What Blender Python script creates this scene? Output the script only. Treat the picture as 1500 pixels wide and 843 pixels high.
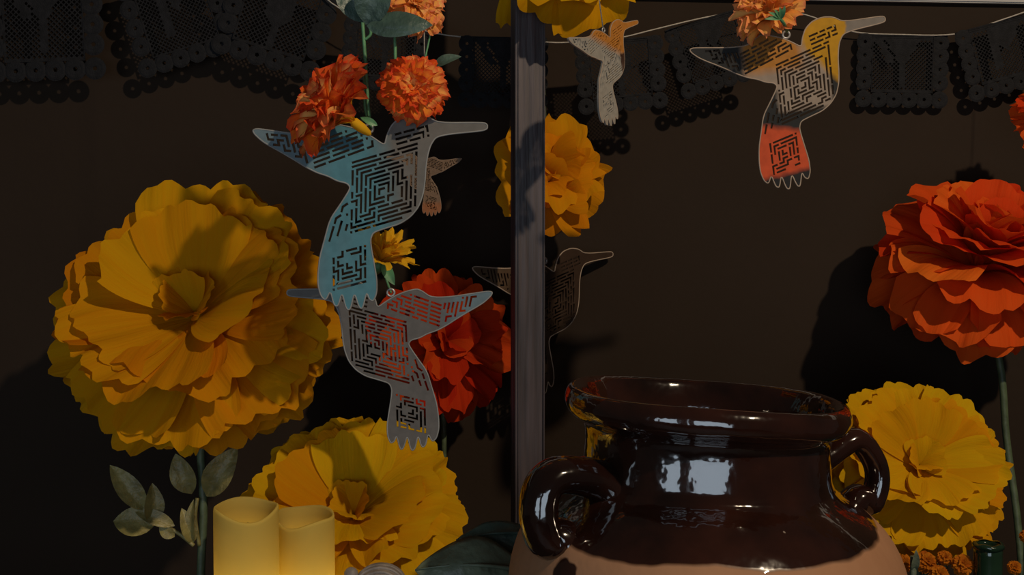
import bpy, bmesh, math, random
from mathutils import Vector, Matrix, Euler

for o in list(bpy.data.objects):
    bpy.data.objects.remove(o)
S = bpy.context.scene
C = S.collection
PI = math.pi

# ------------------------------------------------------------------ camera
CAM_Z = 1.45
FPX = 1810.0
HORIZON = 347.0
cam_d = bpy.data.cameras.new('camera')
cam_d.sensor_width = 36.0
cam_d.lens = 36.0 * FPX / 1500.0
cam = bpy.data.objects.new('camera', cam_d)
C.objects.link(cam)
PITCH = math.atan((421.5 - HORIZON) / FPX)
cam.location = (0, 0, CAM_Z)
cam.rotation_euler = (PI / 2 - PITCH, 0, 0)
S.camera = cam


def P(px, py, d):
    """point on the pixel's ray at distance d along world y"""
    dx = (px - 750.0) / FPX
    dz = -(py - 421.5) / FPX
    c, s = math.cos(PITCH), math.sin(PITCH)
    v = Vector((dx, c + s * dz, -s + c * dz))
    v *= d / v.y
    return Vector((v.x, v.y, v.z + CAM_Z))


# ------------------------------------------------------------------ world and light
S.view_settings.view_transform = 'Standard'
S.view_settings.look = 'None'
S.view_settings.gamma = 1.0
S.view_settings.exposure = 0.0
S.view_settings.use_curve_mapping = False
w = bpy.data.worlds.new('world')
S.world = w
w.use_nodes = True
w.node_tree.nodes['Background'].inputs[0].default_value = (0.9, 0.8, 0.72, 1)
w.node_tree.nodes['Background'].inputs[1].default_value = 0.02


def area(name, loc, target, sx, sy, energy, col, shape='RECTANGLE'):
    l = bpy.data.lights.new(name, 'AREA')
    l.shape = shape
    l.size = sx
    l.size_y = sy
    l.energy = energy
    l.color = col
    o = bpy.data.objects.new(name, l)
    C.objects.link(o)
    o.location = loc
    o.rotation_euler = (Vector(target) - Vector(loc)).to_track_quat('-Z', 'Y').to_euler()
    return o


# warm ceiling spot of the room, up front on the right
area('ceiling_spot_offscreen', (1.25, -0.25, CAM_Z + 1.55), (0.05, 1.8, CAM_Z), 0.07, 0.07, 40, (1.0, 0.80, 0.56), 'DISK')
# daylight through the two panes of the shop window behind the camera
area('window_left_offscreen', (-1.85, -1.3, CAM_Z - 0.25), (-1.85, 2.0, CAM_Z - 0.25), 1.30, 0.95, 10, (0.72, 0.86, 1.0))
area('window_right_offscreen', (-0.05, -1.3, CAM_Z - 0.25), (-0.05, 2.0, CAM_Z - 0.25), 1.30, 0.95, 10, (0.72, 0.86, 1.0))


# ------------------------------------------------------------------ materials
def new_mat(name):
    m = bpy.data.materials.new(name)
    m.use_nodes = True
    nt = m.node_tree
    return m, nt, nt.nodes['Principled BSDF']


def N(nt, typ, **kw):
    n = nt.nodes.new(typ)
    for k, v in kw.items():
        setattr(n, k, v)
    return n


def rgba(c):
    return (c[0], c[1], c[2], 1.0)


def simple(name, col, rough=0.6, var=0.25, scale=30, bump=0.1, metal=0.0, coat=0.0, spec=0.5, stretch=(1, 1, 1), bscale=None):
    m, nt, b = new_mat(name)
    tc = N(nt, 'ShaderNodeTexCoord')
    mp = N(nt, 'ShaderNodeMapping')
    mp.inputs['Scale'].default_value = stretch
    nt.links.new(tc.outputs['Object'], mp.inputs[0])
    no = N(nt, 'ShaderNodeTexNoise')
    no.inputs['Scale'].default_value = scale
    no.inputs['Detail'].default_value = 5
    nt.links.new(mp.outputs[0], no.inputs['Vector'])
    r = N(nt, 'ShaderNodeValToRGB')
    r.color_ramp.elements[0].position = 0.3
    r.color_ramp.elements[1].position = 0.7
    r.color_ramp.elements[0].color = rgba([c * (1 - var) for c in col])
    r.color_ramp.elements[1].color = rgba([min(1, c * (1 + var)) for c in col])
    nt.links.new(no.outputs[0], r.inputs[0])
    nt.links.new(r.outputs[0], b.inputs['Base Color'])
    b.inputs['Roughness'].default_value = rough
    b.inputs['Metallic'].default_value = metal
    b.inputs['Coat Weight'].default_value = coat
    b.inputs['Specular IOR Level'].default_value = spec
    if bump:
        n2 = no
        if bscale:
            n2 = N(nt, 'ShaderNodeTexNoise')
            n2.inputs['Scale'].default_value = bscale
            n2.inputs['Detail'].default_value = 4
            nt.links.new(mp.outputs[0], n2.inputs['Vector'])
        bp = N(nt, 'ShaderNodeBump')
        bp.inputs['Strength'].default_value = bump
        bp.inputs['Distance'].default_value = 0.01
        nt.links.new(n2.outputs[0], bp.inputs['Height'])
        nt.links.new(bp.outputs[0], b.inputs['Normal'])
    return m


def petal_mat(name, cols, edge=None, edge_at=0.85, trans=0.38, tip=None):
    """dyed paper / cloth: tint differs petal by petal, pleats run along the petal"""
    m, nt, b = new_mat(name)
    oi = N(nt, 'ShaderNodeObjectInfo')
    r = N(nt, 'ShaderNodeValToRGB')
    els = r.color_ramp.elements
    while len(els) < len(cols):
        els.new(0.5)
    for i, c in enumerate(cols):
        els[i].position = i / (len(cols) - 1)
        els[i].color = rgba(c)
    nt.links.new(oi.outputs['Random'], r.inputs[0])
    uv = N(nt, 'ShaderNodeUVMap')
    mp = N(nt, 'ShaderNodeMapping')
    mp.inputs['Scale'].default_value = (24, 1.6, 1)
    nt.links.new(uv.outputs[0], mp.inputs[0])
    no = N(nt, 'ShaderNodeTexNoise')
    no.inputs['Scale'].default_value = 1.0
    no.inputs['Detail'].default_value = 3
    nt.links.new(mp.outputs[0], no.inputs['Vector'])
    # streaky dye
    hs = N(nt, 'ShaderNodeMix', data_type='RGBA', blend_type='MULTIPLY')
    rr = N(nt, 'ShaderNodeMapRange')
    rr.inputs[1].default_value = 0.3
    rr.inputs[2].default_value = 0.7
    rr.inputs[3].default_value = 0.0
    rr.inputs[4].default_value = 0.55
    nt.links.new(no.outputs[0], rr.inputs[0])
    nt.links.new(rr.outputs[0], hs.inputs['Factor'])
    nt.links.new(r.outputs[0], hs.inputs[6])
    hs.inputs[7].default_value = (1.0, 0.80, 0.6, 1)
    col = hs.outputs[2]
    if edge:
        sx = N(nt, 'ShaderNodeSeparateXYZ')
        nt.links.new(uv.outputs[0], sx.inputs[0])
        n3 = N(nt, 'ShaderNodeTexNoise')
        n3.inputs['Scale'].default_value = 5
        nt.links.new(uv.outputs[0], n3.inputs['Vector'])
        ad = N(nt, 'ShaderNodeMath', operation='MULTIPLY_ADD')
        nt.links.new(n3.outputs[0], ad.inputs[0])
        ad.inputs[1].default_value = 0.4
        nt.links.new(sx.outputs[1], ad.inputs[2])
        mr = N(nt, 'ShaderNodeMapRange')
        mr.inputs[1].default_value = edge_at + 0.08
        mr.inputs[2].default_value = edge_at + 0.32
        nt.links.new(ad.outputs[0], mr.inputs[0])
        mx = N(nt, 'ShaderNodeMix', data_type='RGBA')
        nt.links.new(mr.outputs[0], mx.inputs['Factor'])
        nt.links.new(col, mx.inputs[6])
        mx.inputs[7].default_value = rgba(edge)
        col = mx.outputs[2]
    bp = N(nt, 'ShaderNodeBump')
    bp.inputs['Strength'].default_value = 0.35
    bp.inputs['Distance'].default_value = 0.004
    nt.links.new(no.outputs[0], bp.inputs['Height'])
    nt.links.new(bp.outputs[0], b.inputs['Normal'])
    nt.links.new(col, b.inputs['Base Color'])
    b.inputs['Roughness'].default_value = 0.8
    b.inputs['Specular IOR Level'].default_value = 0.06
    tr = N(nt, 'ShaderNodeBsdfTranslucent')
    nt.links.new(col, tr.inputs[0])
    ms = N(nt, 'ShaderNodeMixShader')
    ms.inputs[0].default_value = trans
    nt.links.new(b.outputs[0], ms.inputs[1])
    nt.links.new(tr.outputs[0], ms.inputs[2])
    nt.links.new(ms.outputs[0], nt.nodes['Material Output'].inputs[0])
    return m


def zone_mat(name, base, zones, scale, mirror=False, rough=0.45, warp=10):
    """painted board: zones are (colour, [(a, b, c), ...], softness): painted where every a*x+b*z+c > 0"""
    m, nt, b = new_mat(name)
    tc = N(nt, 'ShaderNodeTexCoord')
    mp = N(nt, 'ShaderNodeMapping')
    k = 1.0 / scale
    mp.inputs['Scale'].default_value = (-k if mirror else k, k, k)
    nt.links.new(tc.outputs['Object'], mp.inputs[0])
    no = N(nt, 'ShaderNodeTexNoise')
    no.inputs['Scale'].default_value = 0.05
    no.inputs['Detail'].default_value = 4
    nt.links.new(mp.outputs[0], no.inputs['Vector'])
    vm = N(nt, 'ShaderNodeVectorMath', operation='MULTIPLY_ADD')
    nt.links.new(no.outputs['Color'], vm.inputs[0])
    vm.inputs[1].default_value = (warp, 0, warp)
    nt.links.new(mp.outputs[0], vm.inputs[2])
    n2 = N(nt, 'ShaderNodeTexNoise')
    n2.inputs['Scale'].default_value = 0.07
    n2.inputs['Detail'].default_value = 5
    nt.links.new(mp.outputs[0], n2.inputs['Vector'])
    col = None

    def tint(c):
        mx = N(nt, 'ShaderNodeMix', data_type='RGBA')
        nt.links.new(n2.outputs[0], mx.inputs['Factor'])
        mx.inputs[6].default_value = rgba([q * 0.75 for q in c])
        mx.inputs[7].default_value = rgba([min(1, q * 1.25) for q in c])
        return mx.outputs[2]
    col = tint(base)
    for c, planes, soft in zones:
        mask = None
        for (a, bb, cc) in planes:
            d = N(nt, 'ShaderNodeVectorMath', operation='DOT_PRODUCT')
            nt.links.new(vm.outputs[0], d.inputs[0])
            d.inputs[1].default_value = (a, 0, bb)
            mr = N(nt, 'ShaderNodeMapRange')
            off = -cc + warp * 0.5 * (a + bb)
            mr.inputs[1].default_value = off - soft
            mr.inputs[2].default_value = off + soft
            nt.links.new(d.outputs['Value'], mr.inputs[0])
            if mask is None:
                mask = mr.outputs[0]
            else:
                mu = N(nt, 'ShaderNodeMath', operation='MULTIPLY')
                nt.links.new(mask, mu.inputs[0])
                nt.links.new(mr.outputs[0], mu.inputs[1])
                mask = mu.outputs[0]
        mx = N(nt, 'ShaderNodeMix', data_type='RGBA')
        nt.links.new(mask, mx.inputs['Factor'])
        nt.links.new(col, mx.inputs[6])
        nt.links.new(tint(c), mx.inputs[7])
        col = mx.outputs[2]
    nt.links.new(col, b.inputs['Base Color'])
    b.inputs['Roughness'].default_value = rough
    b.inputs['Specular IOR Level'].default_value = 0.15
    return m


M = {}
M['wall'] = simple('brown_plaster', (0.025, 0.0155, 0.0098), 0.85, 0.10, 3, 0.06, bscale=60, spec=0.2)
M['trim'] = simple('grey_trim_paint', (0.42, 0.41, 0.40), 0.6, 0.05, 10, 0.02)
M['floor'] = simple('dark_floor', (0.05, 0.04, 0.035), 0.6, 0.2, 6, 0.05)
M['cloth'] = simple('black_tablecloth', (0.012, 0.011, 0.011), 0.9, 0.3, 40, 0.2, bscale=400, spec=0.2)
M['post'] = simple('stained_wood', (0.060, 0.047, 0.053), 0.5, 0.45, 16, 0.30, stretch=(6, 6, 0.35), bscale=14)
M['post_dark'] = simple('dark_stained_edge', (0.035, 0.02, 0.014), 0.55, 0.4, 16, 0.2, stretch=(6, 6, 0.35))
M['felt'] = simple('black_felt', (0.0115, 0.0115, 0.0135), 0.8, 0.35, 80, 0.3, bscale=500, spec=0.2)
M['twine'] = simple('pale_twine', (0.42, 0.38, 0.33), 0.8, 0.2, 200, 0.2)
M['stem'] = simple('green_stem', (0.075, 0.105, 0.055), 0.5, 0.3, 60, 0.15)
M['stem_bright'] = simple('bright_green_stem', (0.09, 0.25, 0.11), 0.5, 0.3, 60, 0.15)
M['stem_dark'] = simple('dark_wire', (0.03, 0.04, 0.022), 0.6, 0.3, 60, 0.15)
M['leaf_olive'] = simple('olive_leaf', (0.20, 0.17, 0.055), 0.45, 0.4, 40, 0.25, bscale=120)
M['leaf_dark'] = simple('dark_green_leaf', (0.055, 0.095, 0.076), 0.42, 0.4, 35, 0.3, bscale=90)
M['leaf_moss'] = simple('moss_green_leaf', (0.12, 0.145, 0.095), 0.45, 0.35, 35, 0.25, bscale=90)
M['bottle'] = simple('green_bottle_glass', (0.010, 0.026, 0.014), 0.12, 0.3, 20, 0.0, coat=0.5)
M['stone'] = simple('grey_ornament', (0.20, 0.17, 0.15), 0.55, 0.35, 60, 0.3)
M['ring'] = simple('grey_ring_wire', (0.35, 0.34, 0.33), 0.35, 0.1, 60, 0.0, metal=0.5)
M['rim_grey'] = simple('pale_grey_cut_edge', (0.25, 0.25, 0.245), 0.6, 0.15, 60, 0.0, spec=0.15)
M['rim_tan'] = simple('pale_tan_cut_edge', (0.34, 0.26, 0.20), 0.6, 0.15, 60, 0.0, spec=0.15)
YEL = [(0.80, 0.36, 0.005), (0.84, 0.43, 0.006), (0.86, 0.50, 0.010), (0.78, 0.31, 0.004)]
M['petal_gold'] = petal_mat('golden_orange_paper', [(0.66, 0.27, 0.004), (0.69, 0.33, 0.004), (0.70, 0.38, 0.005), (0.64, 0.22, 0.003)])
M['petal_yellow'] = petal_mat('yellow_paper', [(0.68, 0.34, 0.004), (0.71, 0.40, 0.005), (0.71, 0.45, 0.006), (0.67, 0.29, 0.003)])
M['petal_rose'] = petal_mat('amber_paper', [(0.74, 0.29, 0.004), (0.74, 0.34, 0.005), (0.72, 0.25, 0.003)])
M['petal_orange'] = petal_mat('orange_red_paper', [(0.74, 0.075, 0.012), (0.80, 0.12, 0.014), (0.70, 0.05, 0.010), (0.85, 0.20, 0.02)])
M['petal_red'] = petal_mat('red_paper', [(0.50, 0.022, 0.005), (0.58, 0.045, 0.007), (0.64, 0.08, 0.010), (0.48, 0.016, 0.005)])
M['petal_marigold'] = petal_mat('orange_cloth_red_edge', [(0.92, 0.24, 0.02), (0.90, 0.15, 0.02), (0.95, 0.30, 0.03), (0.95, 0.58, 0.18), (0.92, 0.20, 0.02)], edge=(0.78, 0.06, 0.025), edge_at=0.93)
M['petal_peach'] = petal_mat('peach_cloth_pink_edge', [(0.95, 0.56, 0.14), (0.95, 0.46, 0.10), (0.95, 0.66, 0.22)], edge=(0.90, 0.26, 0.14), edge_at=0.94)
M['petal_small_yellow'] = petal_mat('yellow_cloth', [(0.88, 0.52, 0.02), (0.90, 0.58, 0.03)])
M['petal_rust'] = petal_mat('rust_orange_floret', [(0.55, 0.17, 0.012), (0.62, 0.22, 0.016), (0.48, 0.12, 0.010)])


def wax_mat():
    m, nt, b = new_mat('ivory_wax')
    d = N(nt, 'ShaderNodeBsdfDiffuse')
    t = N(nt, 'ShaderNodeBsdfTranslucent')
    tc = N(nt, 'ShaderNodeTexCoord')
    no = N(nt, 'ShaderNodeTexNoise')
    no.inputs['Scale'].default_value = 14
    nt.links.new(tc.outputs['Object'], no.inputs['Vector'])
    r = N(nt, 'ShaderNodeValToRGB')
    r.color_ramp.elements[0].color = (0.56, 0.42, 0.10, 1)
    r.color_ramp.elements[1].color = (0.64, 0.50, 0.14, 1)
    nt.links.new(no.outputs[0], r.inputs[0])
    nt.links.new(r.outputs[0], d.inputs[0])
    nt.links.new(r.outputs[0], t.inputs[0])
    ms = N(nt, 'ShaderNodeMixShader')
    ms.inputs[0].default_value = 0.5
    nt.links.new(d.outputs[0], ms.inputs[1])
    nt.links.new(t.outputs[0], ms.inputs[2])
    nt.links.new(ms.outputs[0], nt.nodes['Material Output'].inputs[0])
    return m


M['wax'] = wax_mat()


def jug_mat(zline):
    m, nt, b = new_mat('half_glazed_clay')
    tc = N(nt, 'ShaderNodeTexCoord')
    sx = N(nt, 'ShaderNodeSeparateXYZ')
    nt.links.new(tc.outputs['Object'], sx.inputs[0])
    # wavy dip line with a few runs of glaze
    mp = N(nt, 'ShaderNodeMapping')
    mp.inputs['Scale'].default_value = (1, 1, 0.25)
    nt.links.new(tc.outputs['Object'], mp.inputs[0])
    no = N(nt, 'ShaderNodeTexNoise')
    no.inputs['Scale'].default_value = 9
    no.inputs['Detail'].default_value = 3
    nt.links.new(mp.outputs[0], no.inputs['Vector'])
    ma = N(nt, 'ShaderNodeMath', operation='MULTIPLY_ADD')
    nt.links.new(no.outputs[0], ma.inputs[0])
    ma.inputs[1].default_value = 0.03
    sl_ = N(nt, 'ShaderNodeMath', operation='MULTIPLY_ADD')
    nt.links.new(sx.outputs[1], sl_.inputs[0])
    sl_.inputs[1].default_value = -0.07
    nt.links.new(sx.outputs[2], sl_.inputs[2])
    nt.links.new(sl_.outputs[0], ma.inputs[2])
    mr = N(nt, 'ShaderNodeMapRange')
    mr.inputs[1].default_value = zline + 0.015 - 0.0015
    mr.inputs[2].default_value = zline + 0.015 + 0.0015
    nt.links.new(ma.outputs[0], mr.inputs[0])
    # drip down the clay on the left front
    dv = N(nt, 'ShaderNodeVectorMath', operation='SUBTRACT')
    nt.links.new(tc.outputs['Object'], dv.inputs[0])
    dv.inputs[1].default_value = (-0.145, -0.115, zline - 0.032)
    dm = N(nt, 'ShaderNodeVectorMath', operation='MULTIPLY')
    nt.links.new(dv.outputs[0], dm.inputs[0])
    dm.inputs[1].default_value = (1.0, 0.4, 0.45)
    dl = N(nt, 'ShaderNodeVectorMath', operation='LENGTH')
    nt.links.new(dm.outputs[0], dl.inputs[0])
    n4 = N(nt, 'ShaderNodeTexNoise')
    n4.inputs['Scale'].default_value = 45
    nt.links.new(tc.outputs['Object'], n4.inputs['Vector'])
    da = N(nt, 'ShaderNodeMath', operation='MULTIPLY_ADD')
    nt.links.new(n4.outputs[0], da.inputs[0])
    da.inputs[1].default_value = 0.02
    nt.links.new(dl.outputs['Value'], da.inputs[2])
    dr = N(nt, 'ShaderNodeMapRange')
    dr.inputs[1].default_value = 0.021
    dr.inputs[2].default_value = 0.019
    nt.links.new(da.outputs[0], dr.inputs[0])
    mxm = N(nt, 'ShaderNodeMath', operation='MAXIMUM')
    nt.links.new(mr.outputs[0], mxm.inputs[0])
    nt.links.new(dr.outputs[0], mxm.inputs[1])
    fac = mxm.outputs[0]
    n2 = N(nt, 'ShaderNodeTexNoise')
    n2.inputs['Scale'].default_value = 14
    n2.inputs['Detail'].default_value = 6
    nt.links.new(tc.outputs['Object'], n2.inputs['Vector'])
    g = N(nt, 'ShaderNodeValToRGB')
    g.color_ramp.elements[0].position = 0.35
    g.color_ramp.elements[1].position = 0.75
    g.color_ramp.elements[0].color = (0.007, 0.0026, 0.0018, 1)
    g.color_ramp.elements[1].color = (0.032, 0.0095, 0.0055, 1)
    nt.links.new(n2.outputs[0], g.inputs[0])
    c = N(nt, 'ShaderNodeValToRGB')
    c.color_ramp.elements[0].color = (0.27, 0.125, 0.06, 1)
    c.color_ramp.elements[1].color = (0.36, 0.185, 0.095, 1)
    nt.links.new(n2.outputs[0], c.inputs[0])
    mx = N(nt, 'ShaderNodeMix', data_type='RGBA')
    nt.links.new(fac, mx.inputs['Factor'])
    nt.links.new(c.outputs[0], mx.inputs[6])
    nt.links.new(g.outputs[0], mx.inputs[7])
    # pale chips in the glaze
    vo = N(nt, 'ShaderNodeTexNoise')
    vo.inputs['Scale'].default_value = 60
    vo.inputs['Detail'].default_value = 2
    nt.links.new(tc.outputs['Object'], vo.inputs['Vector'])
    cr = N(nt, 'ShaderNodeMapRange')
    cr.inputs[1].default_value = 0.765
    cr.inputs[2].default_value = 0.79
    nt.links.new(vo.outputs[0], cr.inputs[0])
    mx2 = N(nt, 'ShaderNodeMix', data_type='RGBA')
    nt.links.new(cr.outputs[0], mx2.inputs['Factor'])
    nt.links.new(mx.outputs[2], mx2.inputs[6])
    mx2.inputs[7].default_value = (0.45, 0.36, 0.30, 1)
    nt.links.new(mx2.outputs[2], b.inputs['Base Color'])
    rm = N(nt, 'ShaderNodeMapRange')
    rm.inputs[3].default_value = 0.8
    rm.inputs[4].default_value = 0.13
    nt.links.new(fac, rm.inputs[0])
    nt.links.new(rm.outputs[0], b.inputs['Roughness'])
    nt.links.new(fac, b.inputs['Coat Weight'])
    b.inputs['Coat Roughness'].default_value = 0.04
    b.inputs['Coat IOR'].default_value = 1.75
    b.inputs['Specular IOR Level'].default_value = 0.4
    bp = N(nt, 'ShaderNodeBump')
    bp.inputs['Strength'].default_value = 0.22
    bp.inputs['Distance'].default_value = 0.01
    n5 = N(nt, 'ShaderNodeTexNoise')
    n5.inputs['Scale'].default_value = 26
    n5.inputs['Detail'].default_value = 3
    nt.links.new(tc.outputs['Object'], n5.inputs['Vector'])
    nt.links.new(n5.outputs[0], bp.inputs['Height'])
    nt.links.new(bp.outputs[0], b.inputs['Normal'])
    nt.links.new(bp.outputs[0], b.inputs['Coat Normal'])
    return m


# ------------------------------------------------------------------ helpers
def tag(o, label, cat, group=None):
    o['label'] = label
    o['category'] = cat
    if group:
        o['group'] = group
    return o


def thing(name, label, cat, loc=(0, 0, 0), group=None):
    o = bpy.data.objects.new(name, None)
    o.empty_display_size = 0.02
    C.objects.link(o)
    o.location = loc
    return tag(o, label, cat, group)


def link(name, me, mat, parent=None, mtx=None):
    o = bpy.data.objects.new(name, me)
    C.objects.link(o)
    if mat and not me.materials:
        me.materials.append(mat)
    if parent:
        o.parent = parent
    if mtx is not None:
        o.matrix_basis = mtx
    return o


def mesh(name, verts, faces, smooth=True, uvs=None):
    me = bpy.data.meshes.new(name)
    me.from_pydata([tuple(v) for v in verts], [], faces)
    if smooth:
        me.polygons.foreach_set('use_smooth', [True] * len(me.polygons))
    if uvs:
        ul = me.uv_layers.new(name='UVMap')
        for l in me.loops:
            ul.data[l.index].uv = uvs[l.vertex_index]
    me.update()
    return me


def box(name, sx, sy, sz, bevel=0.0, segs=2):
    bm = bmesh.new()
    bmesh.ops.create_cube(bm, size=1)
    bmesh.ops.scale(bm, vec=(sx, sy, sz), verts=bm.verts)
    if bevel:
        bmesh.ops.bevel(bm, geom=bm.edges[:], offset=bevel, segments=segs, affect='EDGES')
    me = bpy.data.meshes.new(name)
    bm.to_mesh(me)
    bm.free()
    return me


def tube(name, pts, radii, n=10, flat=1.0, closed=False):
    pts = [Vector(p) for p in pts]
    m = len(pts)
    verts, faces = [], []
    up = Vector((0.13, -1, 0.07)).normalized()
    for i, p in enumerate(pts):
        if closed:
            t = (pts[(i + 1) % m] - pts[i - 1]).normalized()
        else:
            t = (pts[min(i + 1, m - 1)] - pts[max(i - 1, 0)]).normalized()
        a = t.cross(up)
        if a.length < 1e-4:
            a = t.cross(Vector((1, 0, 0)))
        a.normalize()
        b = t.cross(a).normalized()
        r = radii[i] if isinstance(radii, (list, tuple)) else radii
        for k in range(n):
            an = 2 * PI * k / n
            verts.append(p + a * (r * math.cos(an)) + b * (r * flat * math.sin(an)))
    for i in range(m if closed else m - 1):
        j = (i + 1) % m
        for k in range(n):
            k2 = (k + 1) % n
            faces.append((i * n + k, i * n + k2, j * n + k2, j * n + k))
    if not closed:
        faces.append(tuple(range(n))[::-1])
        faces.append(tuple((m - 1) * n + k for k in range(n)))
    return mesh(name, verts, faces)


def smooth_path(ctrl, per=6):
    c = [Vector(p) for p in ctrl]
    out = []
    for i in range(len(c) - 1):
        p0 = c[max(i - 1, 0)]
        p1, p2 = c[i], c[i + 1]
        p3 = c[min(i + 2, len(c) - 1)]
        for k in range(per):
            t = k / per
            out.append(0.5 * ((2 * p1) + (p2 - p0) * t + (2 * p0 - 5 * p1 + 4 * p2 - p3) * t * t + (3 * p1 - p0 - 3 * p2 + p3) * t ** 3))
    out.append(c[-1])
    return out


def lathe(name, prof, n=64, hfun=None):
    verts, faces = [], []
    for (r, z) in prof:
        for k in range(n):
            a = 2 * PI * k / n
            zz = z + (hfun(r, z, a) if hfun else 0)
            verts.append((r * math.cos(a), r * math.sin(a), zz))
    for i in range(len(prof) - 1):
        for k in range(n):
            k2 = (k + 1) % n
            faces.append((i * n + k, i * n + k2, (i + 1) * n + k2, (i + 1) * n + k))
    return mesh(name, verts, faces)


def plate(name, outlines, thick, bevel=0.0):
    """flat board in the XZ plane cut from an outline with holes"""
    cu = bpy.data.curves.new('plate_curve', 'CURVE')
    cu.dimensions = '2D'
    cu.fill_mode = 'BOTH'
    cu.extrude = thick / 2
    cu.bevel_depth = bevel
    cu.bevel_resolution = 0
    for pts in outlines:
        sp = cu.splines.new('POLY')
        sp.points.add(len(pts) - 1)
        for q, p in zip(sp.points, pts):
            q.co = (p[0], p[1], 0, 1)
        sp.use_cyclic_u = True
    ob = bpy.data.objects.new('plate_curve', cu)
    C.objects.link(ob)
    dg = bpy.context.evaluated_depsgraph_get()
    me = bpy.data.meshes.new_from_object(ob.evaluated_get(dg))
    bpy.data.objects.remove(ob)
    bpy.data.curves.remove(cu)
    me.name = name
    for v in me.vertices:
        x, y, z = v.co
        v.co = (x, -z, y)
    me.update()
    return me


# ------------------------------------------------------------------ the setting
WALL = 2.0
TABLE_Z = 0.885
wb = link('wall_back', box('wall_back', 4.4, 0.06, 2.6), M['wall'])
wb.location = (0, WALL + 0.03, 1.3)
wb['kind'] = 'structure'
fl = link('floor', box('floor', 4.4, 5.0, 0.05), M['floor'])
fl.location = (0, -0.45, -0.025)
fl['kind'] = 'structure'
# pale ledge running along the top of the brown wall, not quite level
a, b_ = P(1180, -2.0, WALL - 0.02), P(1500, 3.6, WALL - 0.02)
tr = link('trim_1', box('trim_1', 4.2, 0.012, 0.10, 0.002), M['trim'])
sl = math.atan2(b_.z - a.z, b_.x - a.x)
mid = a + (b_ - a) * 0.0
tr.rotation_euler = (0, -sl, 0)
tr.location = (0, WALL - 0.006, a.z + (0 - a.x) * math.tan(sl) + 0.05 / math.cos(sl))
tr['kind'] = 'structure'

# table the things stand on: cloth-covered top with apron and legs
tb = thing('altar_table', 'long table under a plain black cloth, standing below the wall', 'table', (0, 1.35, 0))
link('tabletop', box('tabletop', 2.2, 0.96, 0.03, 0.004), M['cloth'], tb, Matrix.Translation((0, 0, TABLE_Z - 0.015)))
for sx in (-1, 1):
    for sy in (-1, 1):
        link('leg', box('leg', 0.05, 0.05, TABLE_Z - 0.03, 0.004), M['post_dark'], tb, Matrix.Translation((sx * 1.0, sy * 0.44, (TABLE_Z - 0.03) / 2)))

# ------------------------------------------------------------------ wooden post
pd = 1.74
pc = P(774, 421, pd)
post = thing('wooden_post', 'upright dark stained wooden post with straight grain in front of the wall', 'post', (pc.x, pd, TABLE_Z))
post.rotation_euler = (0, 0, math.radians(11))
link('post_face', box('post_face', 0.036, 0.030, 1.1, 0.0012), M['post'], post, Matrix.Translation((0, 0, 0.55)))
link('post_edge', box('post_edge', 0.004, 0.034, 1.1, 0.0008), M['post'], post, Matrix.Translation((-0.020, 0.001, 0.55)))
link('post_edge', box('post_edge', 0.002, 0.033, 1.1, 0.0008), M['post'], post, Matrix.Translation((0.0190, -0.001, 0.55)))
link('post_edge', box('post_edge', 0.0014, 0.0345, 1.1, 0.0003), M['post'], post, Matrix.Translation((-0.0175, -0.001, 0.55)))


# ------------------------------------------------------------------ clay jug
JD = 1.20
js = JD / FPX


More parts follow.
